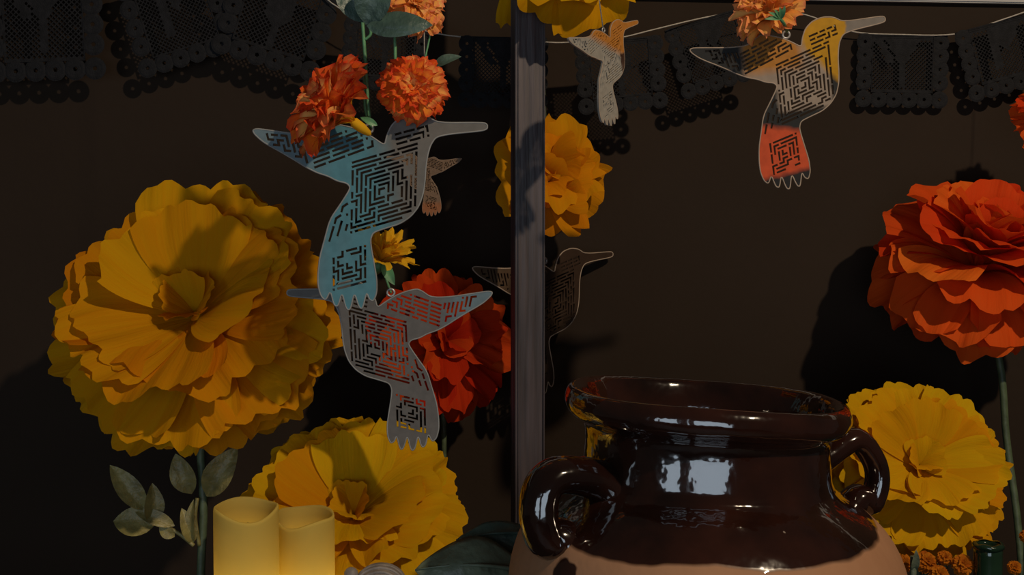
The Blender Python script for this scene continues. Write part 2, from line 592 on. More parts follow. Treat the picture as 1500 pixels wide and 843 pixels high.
def make_jug():
    top = P(1028, 588, JD)
    zpx = lambda y: top.z - (y - 588) * js * 1.0
    base = thing('clay_jug', 'wide-mouthed two-handled clay jug with dark brown glaze over bare tan clay', 'jug', (P(1034, 700, JD).x, JD, TABLE_Z))
    R = lambda px: px * js
    z0 = TABLE_Z
    Z = lambda y: zpx(y) - z0
    prof_px = [
        (0, 1205), (120, 1205), (150, 1200), (175, 1150), (222, 1050), (268, 960), (290, 890), (291, 850), (284, 815), (272, 785),
        (255, 760), (234, 740), (212, 724), (196, 714), (187, 706), (184, 700), (181, 690), (179, 670), (178, 650), (179, 636), (183, 626), (190, 620),
        (198, 616), (205, 608), (208, 598), (207, 588), (203, 580), (197, 576), (190, 577), (184, 582), (178, 596), (172, 620), (170, 660), (170, 700), (180, 720),
        (215, 745), (250, 790), (262, 850), (240, 960), (190, 1080), (150, 1170), (0, 1180)]
    # real clay sits on the table: squeeze the lower body to the tabletop
    yb = 588 + (top.z - TABLE_Z) / js
    out = []
    for r, y in prof_px:
        if y > 850:
            y = 850 + (y - 850) * (yb - 850) / (1205 - 850)
        out.append((r, y))
    ctrl = [(R(r), Z(y)) for r, y in out]
    # densify
    pts3 = smooth_path([(r, z, 0) for r, z in ctrl], 4)
    prof = [(max(0.0, p.x), p.y) for p in pts3]

    def wob(r, z, a):
        f = max(0.0, (z - 0.15) / 0.25)
        return -r * math.cos(a) * 0.062 * f + 0.0015 * math.sin(3 * a) * f
    body = lathe('body', prof, 128, wob)
    zl = Z(750)
    jm = jug_mat(zl)
    hm_ = jug_mat(-5.0)
    hm_.name = 'glazed_clay'
    bo = link('body', body, jm, base)

    def handle(az, up_y, low_y, out_px, wpx, lift):
        d = Vector((math.cos(az), math.sin(az), 0))
        tilt = -d.x * 0.062
        h = lambda r, y: d * R(r) + Vector((0, 0, Z(y) + tilt * R(r) * max(0, (Z(y) - 0.15) / 0.25)))
        ctrl = [h(172, up_y + 14), h(192, up_y), h(out_px - 38, up_y - lift), h(out_px - 8, up_y + 4), h(out_px, up_y + 40), h(out_px - 12, up_y + 75), h(out_px - 30, low_y - 6), h(225, low_y + 14)]
        pts = smooth_path(ctrl, 6)
        rad = [R(wpx) * (1.15 - 0.3 * math.sin(PI * i / (len(pts) - 1))) for i in range(len(pts))]
        # strap handle: wider across than thick
        side = Vector((-d.y, d.x, 0))
        verts, faces = [], []
        n = 16
        for i, p in enumerate(pts):
            t = (pts[min(i + 1, len(pts) - 1)] - pts[max(i - 1, 0)]).normalized()
            nn = t.cross(side).normalized()
            for k in range(n):
                an = 2 * PI * k / n
                verts.append(p + side * rad[i] * 1.15 * math.cos(an) + nn * rad[i] * 0.85 * math.sin(an))
        for i in range(len(pts) - 1):
            for k in range(n):
                k2 = (k + 1) % n
                faces.append((i * n + k, i * n + k2, (i + 1) * n + k2, (i + 1) * n + k))
        return link('handle', mesh('handle', verts, faces), hm_, base)
    handle(math.radians(12), 666, 738, 276, 24, 26)
    handle(math.radians(209), 694, 774, 286, 34, 10)
    return base


make_jug()


# ------------------------------------------------------------------ flowers
def petal_mesh(seed, L, W, nscal=2.5, ruffle=0.10, bend=(0.5, -0.6), cup=0.35, tip_drop=0.25, jag=0.05, nu=16, nv=10, neck=0.16):
    rnd = random.Random(seed)
    ph = [rnd.uniform(0, 6.28) for _ in range(8)]
    fr = [rnd.uniform(0.8, 1.25) for _ in range(4)]
    verts, uvs, faces = [], [], []
    path = []
    y = z = 0.0
    steps = nv * 3
    for i in range(steps + 1):
        path.append((y, z))
        t = i / steps
        ang = bend[0] + (bend[1] - bend[0]) * t
        y += math.cos(ang) / steps
        z += math.sin(ang) / steps
    for j in range(nv + 1):
        v = j / nv
        for i in range(nu + 1):
            s = -1 + 2 * i / nu
            ln = 1 - tip_drop * abs(s) ** 2.6 + jag * (abs(math.sin(nscal * s * PI / 2 + ph[0])) - 0.6) + jag * 0.6 * math.sin(5.1 * s * fr[0] + ph[1])
            vv = v * (1 + (ln - 1) * v ** 1.5)
            k = min(max(vv, 0), 1) * steps
            k0 = min(int(k), steps - 1)
            f = k - k0
            yy = path[k0][0] * (1 - f) + path[k0 + 1][0] * f
            zz = path[k0][1] * (1 - f) + path[k0 + 1][1] * f
            if vv > 1:
                yy += (vv - 1) * math.cos(bend[1])
                zz += (vv - 1) * math.sin(bend[1])
            wv = neck + (1 - neck) * math.sin(PI / 2 * min(1, vv * 1.12)) ** 1.15
            x = s * W * wv
            zz = zz * L
            zz += cup * W * (s * s) * wv * (1 - 0.4 * v)
            rf = v ** 2.2
            zz += ruffle * L * rf * (math.sin(4.2 * s * fr[1] + ph[2]) * 0.6 + math.sin(8.5 * s * fr[2] + ph[3]) * 0.45)
            x += ruffle * L * 0.35 * rf * math.sin(6 * s * fr[3] + ph[4])
            zz += 0.008 * L * math.sin(17 * s + ph[5]) * v
            verts.append((x, yy * L, zz))
            uvs.append((s * 0.5 + 0.5 + seed * 0.37, v))
    for j in range(nv):
        for i in range(nu):
            a = j * (nu + 1) + i
            faces.append((a, a + 1, a + nu + 2, a + nu + 1))
    return mesh('petal', verts, faces, True, uvs)


def axis_matrix(elev, azim):
    """local +Z to a direction: elev above horizontal, azim 0 = towards the camera, + = right"""
    e, az = math.radians(elev), math.radians(azim)
    d = Vector((math.sin(az) * math.cos(e), -math.cos(az) * math.cos(e), math.sin(e)))
    return d.to_track_quat('Z', 'Y').to_matrix().to_4x4()


def blossom(root, center, R, elev, azim, rings, mat, seed, kw, variants=5, arc=None, part=None):
    """rings: list of (theta_deg, count, length_factor, width_factor)"""
    rnd = random.Random(seed)
    A = Matrix.Translation(Vector(center) - Vector(root.location)) @ axis_matrix(elev, azim)
    for ri, (th, cnt, lf, wf) in enumerate(rings):
        k2 = dict(kw)
        if isinstance(kw.get('bend'), list):
            k2['bend'] = kw['bend'][ri]
        vs = [petal_mesh(seed * 100 + ri * 10 + q, R * lf, R * wf, **k2) for q in range(min(variants, cnt))]
        for c in range(cnt):
            phi = 2 * PI * (c + 0.5 * (ri % 2)) / cnt + rnd.uniform(-0.16, 0.16)
            if arc and not arc(phi):
                continue
            t = math.radians(th + rnd.uniform(-6, 6))
            off = 0.03 * R if ri else 0.004 * R
            e = Euler((PI / 2 - t, rnd.uniform(-0.22, 0.22), phi - PI / 2), 'XYZ').to_matrix().to_4x4()
            sc = rnd.uniform(0.93, 1.06)
            loc = Vector((math.cos(phi) * off, math.sin(phi) * off, -R * 0.10 * math.sin(t) * (th / 60.0)))
            m = A @ Matrix.Translation(loc) @ e @ Matrix.Diagonal((sc, sc, sc, 1))
            if part:
                m = part.matrix_basis.inverted() @ m
            link('petal', vs[c % len(vs)], mat, part or root, m)


def leaf_mesh(B, T, width, fold=0.25, droop=0.1, toward=Vector((0, -1, 0)), nu=6, nv=10, wave=0.0, seed=0):
    rnd = random.Random(seed)
    p = rnd.uniform(0, 6)
    d = T - B
    L = d.length
    y = d.normalized()
    x = y.cross(toward).normalized()
    z = x.cross(y).normalized()
    verts, faces, uvs = [], [], []
    for j in range(nv + 1):
        v = j / nv
        wv = width * 0.5 * (math.sin(PI * v ** 0.85) ** 0.8 + 0.02)
        for i in range(nu + 1):
            s = -1 + 2 * i / nu
            q = B + y * (v * L) + x * (s * wv) + z * (abs(s) * wv * fold + droop * L * math.sin(PI * v) + wave * wv * math.sin(7 * v + p + 2 * s))
            verts.append(q)
            uvs.append((s * .5 + .5, v))
    for j in range(nv):
        for i in range(nu):
            a = j * (nu + 1) + i
            faces.append((a, a + 1, a + nu + 2, a + nu + 1))
    return mesh('leaf', verts, faces, True, uvs)


def rel(root, pts):
    o = Vector(root.location)
    return [Vector(p) - o for p in pts]


def add_stem(root, ctrl, r, mat, name='stem', n=8):
    pts = smooth_path(rel(root, ctrl), 6)
    return link(name, tube(name, pts, r, n), mat, root)


def add_leaf(root, B, T, wpx, D, mat, toward=(0, -1, 0.15), **kw):
    o = Vector(root.location)
    return link('leaf', leaf_mesh(Vector(B) - o, Vector(T) - o, wpx * D / FPX, toward=Vector(toward).normalized(), **kw), mat, root)


def big_flower(name, label, px, py, rpx, D, elev, azim, rings, mat, seed, kw, stem_px, stem_r=6.5, stem_mat='stem', group=None):
    R = rpx * D / FPX
    c = P(px, py, D)
    foot = P(stem_px[-1][0], stem_px[-1][1], stem_px[-1][2])
    foot.z = TABLE_Z if foot.y < 1.83 else 0.0
    root = thing(name, label, 'flower', foot, group)
    blossom(root, c, R, elev, azim, rings, M[mat], seed, kw)
    ax = axis_matrix(elev, azim).to_3x3() @ Vector((0, 0, 1))
    ctrl = [foot] + [P(*q) for q in reversed(stem_px)] + [c - ax * R * 0.2]
    add_stem(root, ctrl, stem_r * D / FPX, M[stem_mat])
    # calyx under the petals
    cm = axis_matrix(elev, azim)
    cal = lathe('calyx', [(0.01 * R, -0.30 * R), (0.07 * R, -0.28 * R), (0.13 * R, -0.18 * R), (0.13 * R, -0.16 * R), (0.05 * R, -0.14 * R), (0.0005, -0.13 * R)], 14)
    link('calyx', cal, M[stem_mat], root, Matrix.Translation(c - Vector(root.location)) @ cm)
    return root


PEONY = [(30, 4, 0.34, 0.20), (50, 6, 0.78, 0.42), (60, 8, 0.93, 0.47), (80, 10, 1.0, 0.46), (100, 11, 1.0, 0.44), (120, 11, 0.94, 0.40), (138, 9, 0.84, 0.36)]
PK = dict(nscal=5.2, ruffle=0.05, bend=(0.08, -0.22), cup=0.26, tip_drop=0.16, jag=0.06, nu=22)

fa = big_flower('paper_flower', 'largest golden paper flower on a green stem with olive leaves', 284, 456, 202, 1.60, 31, -4, PEONY, 'petal_gold', 3, PK,
                [(294, 655, 1.66), (298, 740, 1.66), (294, 850, 1.66)])
D = 1.65
node = P(289, 735, D)
add_leaf(fa, P(281, 724, D), P(257, 665, D), 36, D, M['leaf_olive'], fold=0.35, seed=1)
add_leaf(fa, P(303, 728, D), P(348, 655, D), 42, D, M['leaf_olive'], fold=0.4, seed=2)
add_leaf(fa, P(214, 748, D), P(161, 682, D), 34, D, M['leaf_olive'], toward=(0.3, -1, 0.2), fold=0.4, seed=3)
add_leaf(fa, P(222, 768, D), P(223, 708, D), 30, D, M['leaf_olive'], toward=(0.7, -1, 0.2), fold=0.4, seed=4)
add_leaf(fa, P(225, 772, D), P(166, 764, D), 44, D, M['leaf_olive'], toward=(0.0, -1, 0.6), fold=0.35, seed=5)
add_leaf(fa, P(256, 771, D), P(196, 748, D), 22, D, M['leaf_olive'], toward=(0.2, -1, 0.4), fold=0.35, seed=6)
add_leaf(fa, P(256, 787, D), P(233, 772, D), 18, D, M['leaf_olive'], fold=0.3, seed=7)
add_leaf(fa, P(282, 797, D), P(266, 745, D), 24, D, M['leaf_olive'], toward=(0.6, -1, 0), fold=0.4, seed=8)
add_leaf(fa, P(284, 795, D), P(284, 732, D), 18, D, M['leaf_olive'], toward=(-0.5, -1, 0), fold=0.4, seed=9)
add_stem(fa, [P(284, 800, D), P(262, 782, D), P(240, 770, D), P(215, 752, D)], 3.0 * D / FPX, M['leaf_olive'], 'twig')
add_stem(fa, [P(292, 800, D + 0.005), P(286, 760, D), P(289, 730, D)], 3.0 * D / FPX, M['leaf_olive'], 'twig')

fb = big_flower('paper_flower', 'yellow paper flower behind the two pillar candles', 518, 752, 160, 1.56, 46, -3, PEONY, 'petal_yellow', 7, PK,
                [(520, 860, 1.62), (520, 900, 1.62)])
fc = big_flower('paper_flower', 'yellow paper flower peeping through the handle of the clay jug', 1348, 680, 132, 1.57, 38, 6, PEONY[:-1], 'petal_yellow', 11, PK,
                [(1345, 800, 1.60), (1340, 900, 1.60)])
fd = big_flower('paper_flower', 'orange-red paper flower with stacked petals and a tall thin stem', 1434, 384, 146, 1.82, 60, 6,
                [(8, 5, 0.72, 0.30), (30, 8, 0.88, 0.36), (52, 10, 0.98, 0.40), (76, 12, 1.02, 0.42), (100, 12, 1.0, 0.40), (118, 11, 0.92, 0.38)],
                'petal_orange', 15, dict(nscal=2.6, ruffle=0.05, bend=(0.45, -0.55), cup=0.32, tip_drop=0.2, jag=0.05),
                [(1464, 530, 1.84), (1474, 640, 1.84), (1490, 760, 1.82), (1500, 880, 1.80)], stem_r=5.5, stem_mat='stem')
fe = big_flower('paper_flower', 'deep red and orange paper flower beside the wooden post', 652, 500, 110, 1.85, 20, 24,
                [(30, 6, 0.6, 0.24), (52, 9, 0.86, 0.28), (75, 12, 1.0, 0.28), (97, 12, 1.0, 0.28)],
                'petal_red', 19, dict(nscal=2.4, ruffle=0.05, bend=(0.3, -0.3), cup=0.35, tip_drop=0.25, jag=0.06),
                [(650, 620, 1.86), (650, 900, 1.86)], stem_r=4, stem_mat='stem')
ROSE = [(12, 3, 0.42, 0.36), (30, 3, 0.62, 0.55), (52, 4, 0.86, 0.68), (78, 5, 1.0, 0.70)]
RK = dict(nscal=3.5, ruffle=0.10, bend=(0.75, -0.6), cup=0.42, tip_drop=0.18, jag=0.10, nu=22)


def wall_flower(name, label, px, py, rpx, D, elev, azim, rings, mat, seed, kw, **k2):
    R = rpx * D / FPX
    c = P(px, py, D)
    root = thing(name, label, 'flower', c, k2.get('group'))
    blossom(root, c, R, elev, azim, rings, M[mat], seed, kw)
    ax = axis_matrix(elev, azim).to_3x3() @ Vector((0, 0, 1))
    cal = lathe('calyx', [(0.01 * R, -0.34 * R), (0.06 * R, -0.3 * R), (0.12 * R, -0.18 * R), (0.12 * R, -0.16 * R), (0.04 * R, -0.14 * R), (0.0005, -0.13 * R)], 12)
    link('calyx', cal, M[k2.get('cal', 'stem')], root, axis_matrix(elev, azim))
    return root


fg = wall_flower('paper_rose', 'crumpled amber paper rose hanging behind the wooden post', 802, 264, 92, 1.88, 10, 12, ROSE, 'petal_rose', 23, RK)
add_stem(fg, [P(800, 268, 1.90), P(800, 200, 1.93), P(792, -40, 1.93)], 0.0015, M['stem_dark'], 'hanging_wire')
fh = wall_flower('paper_rose', 'yellow paper rose fixed to the top of the wooden post', 840, -52, 108, 1.69, -8, 10,
                 [(15, 3, 0.5, 0.4), (44, 4, 0.78, 0.6), (78, 6, 1.0, 0.62)], 'petal_yellow', 27, RK)
# one petal of it folded round the far side of the post
pm = petal_mesh(2711, 0.085, 0.028, **RK)
mm = Matrix.Translation(P(752, -40, 1.80) - fh.location) @ Euler((math.radians(-90), math.radians(0), 0)).to_matrix().to_4x4()
link('petal', pm, M['petal_yellow'], fh, mm)

# ------------------------------------------------------------------ hanging cloth marigolds
MARI = [(6, 4, 0.5, 0.24), (24, 8, 0.7, 0.26), (44, 11, 0.85, 0.26), (64, 13, 0.95, 0.26), (86, 13, 1.0, 0.26)]
MK = dict(nscal=4.0, ruffle=0.15, bend=(0.4, -0.7), cup=0.3, tip_drop=0.12, jag=0.08, nu=12, nv=7)


def sub_blossom(root, px, py, rpx, D, elev, azim, rings, mat, seed, kw, cal='stem_bright'):
    R = rpx * D / FPX
    c = P(px, py, D)
    q = 0.5 if cal != 'stem_bright' else 1.0
    cm = lathe('blossom', [(0.01 * R, -0.5 * R), (0.10 * q * R, -0.46 * R), (0.17 * q * R, -0.3 * R), (0.17 * q * R, -0.14 * R), (0.05 * q * R, -0.08 * R), (0.0005, -0.07 * R)], 12)
    part = link('blossom', cm, M[cal], root, Matrix.Translation(c - Vector(root.location)) @ axis_matrix(elev, azim))
    blossom(root, c, R, elev, azim, rings, M[mat], seed, kw, part=part)
    if q < 1:
        blossom(root, c - (axis_matrix(elev, azim).to_3x3() @ Vector((0, 0, R * 0.16))), R, elev, azim, [(34, 8, 0.62, 0.16)], M[cal], seed + 1, dict(kw, jag=0.16), part=part)
    return c


D = 1.37
sp = thing('marigold_sprig', 'hanging sprig of red-edged orange cloth marigolds with dark green leaves', 'flower', P(540, 186, 1.39))
sub_blossom(sp, 509, 172, 90, D, 32, -56, [(4, 5, 0.72, 0.24), (20, 8, 0.88, 0.26), (38, 11, 1.0, 0.26), (56, 12, 1.0, 0.26)], 'petal_marigold', 31, MK, 'petal_small_yellow')
sub_blossom(sp, 606, 130, 54, D + 0.02, 10, 6, MARI, 'petal_marigold', 35, MK)
sub_blossom(sp, 606, 10, 50, D + 0.03, 25, 25, MARI, 'petal_peach', 39, MK)
for sgn, pts in enumerate([[(528, -30), (531, 30), (536, 100), (539, 150), (543, 186)], [(574, -20), (578, 40), (579, 80), (578, 120)], [(640, -20), (632, 40), (624, 80), (615, 120)]]):
    add_stem(sp, [P(x, y, D + 0.03) for x, y in pts], (2.6, 2.4, 1.3)[sgn] * D / FPX, M['stem_bright'])
add_stem(sp, [P(541, 38, D + 0.028), P(543, 50, D + 0.028), P(535, 58, D + 0.03)], 2.2 * D / FPX, M['stem_bright'])
add_stem(sp, [P(570, 38, D + 0.028), P(573, 50, D + 0.028), P(579, 52, D + 0.03)], 2.0 * D / FPX, M['stem_bright'])
add_stem(sp, [P(534, 110, D + 0.034), P(535, 160, D + 0.034), P(546, 188, D + 0.03)], 2.2 * D / FPX, M['stem_bright'])
add_leaf(sp, P(534, 33, D), P(494, -34, D), 42, D, M['leaf_dark'], fold=0.3, seed=21)
add_leaf(sp, P(536, 36, D - 0.01), P(566, -40, D - 0.02), 52, D, M['leaf_dark'], fold=0.35, seed=22)
add_leaf(sp, P(537, 38, D - 0.015), P(634, 37, D - 0.03), 40, D, M['leaf_dark'], toward=(0, -1, 0.3), fold=-0.25, seed=23)
add_leaf(sp, P(634, 100, D + 0.05), P(676, 83, D + 0.05), 20, D, M['leaf_dark'], toward=(0, -1, 0.8), fold=0.3, seed=24)
add_leaf(sp, P(553, 184, D + 0.02), P(528, 172, D + 0.02), 10, D, M['stem_bright'], fold=0.3, seed=25)

D = 1.47
ym = thing('cloth_marigold', 'small yellow cloth marigold hanging under a blue and grey hummingbird cutout', 'flower', P(562, 400, D))
sub_blossom(ym, 558, 380, 54, D, 55, 45, [(15, 6, 0.8, 0.22), (40, 9, 1.0, 0.22), (62, 9, 0.98, 0.22)], 'petal_small_yellow', 43,
            dict(nscal=3, ruffle=0.08, bend=(0.3, -0.3), cup=0.3, tip_drop=0.3, jag=0.14, nu=12, nv=7))
add_leaf(ym, P(561, 385, D - 0.01), P(578, 418, D - 0.02), 16, D, M['stem_bright'], seed=26)
add_stem(ym, [P(558, 386, D), P(566, 410, D), P(573, 430, D)], 1.8 * D / FPX, M['stem_bright'])

D = 1.44
pm_ = thing('cloth_marigold', 'peach and pink cloth marigold above the yellow-headed hummingbird cutout', 'flower', P(1151, 48, D))
sub_blossom(pm_, 1130, 24, 58, D, 40, -42, [(6, 5, 0.7, 0.28), (28, 9, 0.95, 0.3), (50, 12, 1.0, 0.3), (72, 12, 0.95, 0.3)], 'petal_peach', 47, MK)
add_stem(pm_, [P(1142, 26, D - 0.05), P(1149, 36, D - 0.04), P(1153, 46, D)], 2.4 * D / FPX, M['stem_bright'])
for k, (x, y) in enumerate([(1120, 28), (1126, 18), (1134, 14), (1142, 10), (1150, 8)]):
    add_leaf(pm_, P(1144, 28, D - 0.055), P(x, y, D - 0.065), 6, D, M['stem_bright'], seed=50 + k)

# flower cut by the frame on the right
D = 1.80
fj = wall_flower('paper_flower', 'orange-red paper flower hanging near the top corner of the wall', 1542, 172, 58, D, 20, 0, MARI, 'petal_orange', 53, MK)
add_stem(fj, [P(1542, 172, D), P(1548, 60, D), P(1552, -60, D)], 0.0006, M['stem_dark'], 'hanging_wire')

# small rust marigolds around the green bottle
BALL = [(8, 4, 0.7, 0.3), (32, 8, 0.9, 0.3), (58, 11, 1.0, 0.3), (84, 12, 1.0, 0.3), (108, 10, 0.95, 0.3)]
SK = dict(nscal=3.5, ruffle=0.16, bend=(0.5, -0.8), cup=0.35, tip_drop=0.1, jag=0.1, nu=6, nv=4)
for k, (x, y, r, d, lab) in enumerate([
        (1322, 826, 15, 1.47, 'half-hidden small rust-orange marigold right against the bare clay of the jug'),
        (1356, 824, 17, 1.47, 'small rust-orange marigold below the yellow flower, next to a dark stalk'),
        (1384, 818, 12, 1.47, 'smallest rust-orange marigold tucked up under the yellow flower'),
        (1410, 828, 17, 1.45, 'round rust-orange marigold next to the green bottle'),
        (1376, 842, 15, 1.43, 'low rust-orange marigold in front of the others by the jug'),
        (1486, 832, 11, 1.56, 'small rust-orange marigold by the thin tall stem'),
        (1503, 786, 10, 1.58, 'tiny rust-orange marigold high up past the thin tall stem')]):
    c = P(x, y, d)
    rt = thing('small_marigold', lab, 'flower', (c.x, c.y, TABLE_Z), 'rust marigolds around the bottle')
    blossom(rt, c, r * d / FPX, 35, 0, BALL, M['petal_rust'], 60 + k, SK, variants=3)
    add_stem(rt, [(c.x, c.y, TABLE_Z), (c.x, c.y + 0.004, (c.z + TABLE_Z) / 2), c], 0.0025, M['stem'])
d = 1.45
c = P(1338, 815, d)
st = thing('plant_stalk', 'thick dark green stalk among the rust marigolds', 'plant', (c.x, d, TABLE_Z))
add_stem(st, [(c.x, d, TABLE_Z), (c.x, d, TABLE_Z + .08), c], 5.0 * d / FPX, M['leaf_moss'])
add_leaf(st, P(1338, 838, d), P(1342, 806, d - 0.01), 12, d, M['leaf_moss'], seed=70)

# green bottle
d = 1.44
bc = P(1448, 797, d)
br = thing('glass_bottle', 'dark green glass bottle neck beside the small rust marigolds', 'bottle', (bc.x, d, TABLE_Z))
h = bc.z - TABLE_Z
s_ = d / FPX
link('bottle_body', lathe('bottle_body', [(0, 0), (34 * s_, 0), (36 * s_, 0.006), (36 * s_, h * 0.40), (33 * s_, h * 0.50), (24 * s_, h * 0.62), (21 * s_, h * 0.72), (20.5 * s_, h - 0.012), (20.5 * s_, h - 0.001), (18 * s_, h), (16 * s_, h - 0.002), (15 * s_, h * 0.6), (0, h * 0.55)], 40), M['bottle'], br)
link('lip', lathe('lip', [(20 * s_, h - 0.006), (22.5 * s_, h - 0.005), (23 * s_, h - 0.001), (21 * s_, h + 0.001), (17 * s_, h + 0.001)], 40, lambda r, z, a: 0.0007 * math.sin(5 * a)), M['bottle'], br)

# ------------------------------------------------------------------ candles
LED = 0.10


def candle(px0, px1, ytop, d, label, phase, seed):
    s = d / FPX
    r = (px1 - px0) / 2 * s
    top = P((px0 + px1) / 2, ytop, d)
    h = top.z - TABLE_Z - 0.006
    root = thing('pillar_candle', label, 'candle', (top.x, d, TABLE_Z))

    def hf(rr, z, a):
        if z < h * 0.9:
            return 0
        f = min(1, rr / r)
        return f * (0.006 * math.cos(a - phase) + 0.0022 * math.sin(2 * a + seed) + 0.002 * math.sin(3 * a + 2 * seed))
    prof = [(0.001, 0), (r * 0.97, 0), (r, 0.004)] + [(r, h * k / 10) for k in range(1, 9)] + [(r, h - 0.012), (r, h - 0.003), (r * 0.985, h), (r * 0.94, h + 0.0008), (r * 0.90, h - 0.002), (r * 0.85, h - 0.010), (r * 0.70, h - 0.019), (r * 0.4, h - 0.022), (0.001, h - 0.023)]
    link('wax_body', lathe('wax_body', prof, 48, hf), M['wax'], root)
    link('wick', tube('wick', [(0, 0, h - 0.024), (0.001, 0, h - 0.020), (0.002, 0, h - 0.016)], 0.0012, 6), M['stem_dark'], root)
    l = bpy.data.lights.new('candle_glow', 'POINT')
    l.energy = LED
    l.color = (1.0, 0.72, 0.26)
    l.shadow_soft_size = r * 0.35
    lo = bpy.data.objects.new('candle_glow', l)
    C.objects.link(lo)
    lo.parent = root
    lo.location = (0, 0, h * 0.62)
    return root


candle(313, 408, 737, 1.33, 'taller ivory pillar candle in front of the golden flower stem', 1.9, 1.0)
candle(404, 490, 748, 1.39, 'shorter ivory pillar candle beside its taller twin', 1.5, 2.4)

# ------------------------------------------------------------------ big dark leaves and grey ornament at the foot of the jug


def fat_leaf(label, B, T, wpx, d, mat, seed, name='broad_leaf', toward=(0, -1, 0.7), fold=-0.35, droop=0.12):
    root = thing(name, label, 'leaf', (B.x, B.y, B.z))
    o = Vector(root.location)
    lm = leaf_mesh(B - o, T - o, wpx * d / FPX, fold=fold, droop=droop, toward=Vector(toward).normalized(), nu=10, nv=16, wave=0.10, seed=seed)
    bl = link('blade', lm, mat, root)
    sm = bl.modifiers.new('thickness', 'SOLIDIFY')
    sm.thickness = 0.002
    tw = Vector(toward).normalized()
    L = (T - B).length
    rib = [(B - o) + (T - B) * v + tw * (droop * L * math.sin(PI * v) + 0.0015) for v in [k / 10 for k in range(11)]]
    link('midrib', tube('midrib', rib, [0.0022 * (1.1 - k / 10) + 0.0004 for k in range(11)], 6), mat, root)
    add_stem(root, [B, B + Vector((0.0, 0.02, -0.05)), Vector((B.x, B.y + 0.03, TABLE_Z))], 0.0025, mat)
    return root


d = 1.38
fat_leaf('broad moss-green leaf lying in front, at the foot of the jug', P(770, 838, d), P(608, 836, d - 0.02), 104, d, M['leaf_moss'], 81, toward=(0, -0.75, 0.6))
fat_leaf('blue-green leaf behind the moss-green one beside the jug', P(790, 785, d + 0.07), P(668, 792, d + 0.05), 56, d, M['leaf_dark'], 82, toward=(0, -0.8, 0.6), fold=-0.5)

d = 1.36
gc = P(558, 856, d)
gr = thing('ribbed_ornament', 'grey ribbed dome-shaped ornament low in front of the yellow paper flower', 'ornament', (gc.x, d, TABLE_Z))
gh = gc.z - TABLE_Z
rr = 36 * d / FPX
prof = [(0.001, 0), (rr * 0.8, 0), (rr * 0.85, gh * 0.5), (rr * 0.9, gh)] + [(rr * math.cos(t), gh + rr * 0.78 * math.sin(t)) for t in [k * PI / 2 / 10 for k in range(11)]]
link('dome', lathe('dome', prof, 40), M['stone'], gr)
for k in range(7):
    a0 = -0.9 + k * 0.3
    pts = []
    for q in range(13):
        t = PI * (0.05 + 0.9 * q / 12)
        x = math.cos(t)
        z = math.sin(t)
        yy = a0
        n = Vector((x * math.cos(yy) + 0.0, -math.sin(yy), z * math.cos(yy))).normalized()
        pts.append(Vector((n.x * rr * 1.0, n.y * rr * 1.0, gh + n.z * rr * 0.78)))
    link('rib', tube('rib', pts, rr * 0.075, 6), M['stone'], gr)
link('knob', lathe('knob', [(0.001, 0)] + [(rr * 0.3 * math.cos(t), rr * 0.3 * math.sin(t) + rr * 0.3) for t in [(-PI / 2) + k * PI / 8 for k in range(1, 8)]] + [(0.0005, rr * 0.6)], 16), M['stone'], gr,
     Matrix.Translation((-44 * d / FPX, 0, gh + rr * 0.1)))
link('arm', tube('arm', [(-rr * 0.7, 0, gh), (-44 * d / FPX, 0, gh + rr * 0.2)], rr * 0.15, 8), M['stone'], gr)

# ------------------------------------------------------------------ papel picado bunting
def rosette_mesh(R):
    n = 18
    prof = [(0.18, 0.0), (0.26, 0.35), (0.36, 0.05), (0.48, 0.45), (0.60, 0.05), (0.74, 0.55), (0.88, 0.15), (1.0, 0.1)]
    verts, faces = [], []
    for (r, hgt) in prof:
        for k in range(n):
            a = 2 * PI * k / n
            q = r * (1 + (0.10 * math.cos(5 * a) if r < 0.3 else 0.0))
            verts.append((q * R * math.cos(a), -hgt * R * 0.30, q * R * math.sin(a)))
    for i in range(len(prof) - 1):
        for k in range(n):
            k2 = (k + 1) % n
            faces.append((i * n + k, (i + 1) * n + k, (i + 1) * n + k2, i * n + k2))
    return mesh('rosette', verts, faces)


def banner_panel(w_, h_, variant):
    """lace field: net of diamond holes around a plain motif, in unit mm-free metres"""
    outl = [[(-w_ / 2, 0), (-w_ / 2, -h_), (w_ / 2, -h_), (w_ / 2, 0)]]
    nx = 15
    p = w_ / nx
    ny = int(h_ / p)
    hw = p * 0.36

    def motif(u, v):      # u -1..1, v 0 top..1 bottom
        if v < 0.10:
            return True
        if variant == 0:
            return abs(u) < 0.62 - 1.0 * v and v < 0.62 or abs(u) < 0.13 and v < 0.9 or (u < 0 and abs(u + 0.85 - v) < 0.13 and v < 0.5)
        if variant == 1:
            return abs(u - 0.1) < 0.7 - 1.3 * v or abs(u + 0.3) < 0.12 and v < 0.8
        return (u * u / 0.16 + (v - 0.4) ** 2 / 0.07) < 1 or abs(u) < 0.08
    for j in range(ny * 2 - 1):
        for i in range(nx * 2 - 1):
            if (i + j) % 2:
                continue
            x = -w_ / 2 + p * 0.5 * (i + 1)
            z = -p * 0.5 * (j + 1) - (h_ - ny * p) / 2
            if i % 1 == 0 and motif(2 * x / w_, -z / h_):
                continue
            k = hw * 0.98
            outl.append([(x - k, z), (x, z + k), (x + k, z), (x, z - k)])
    return plate('panel', outl, 0.0012)


PANELS = {}


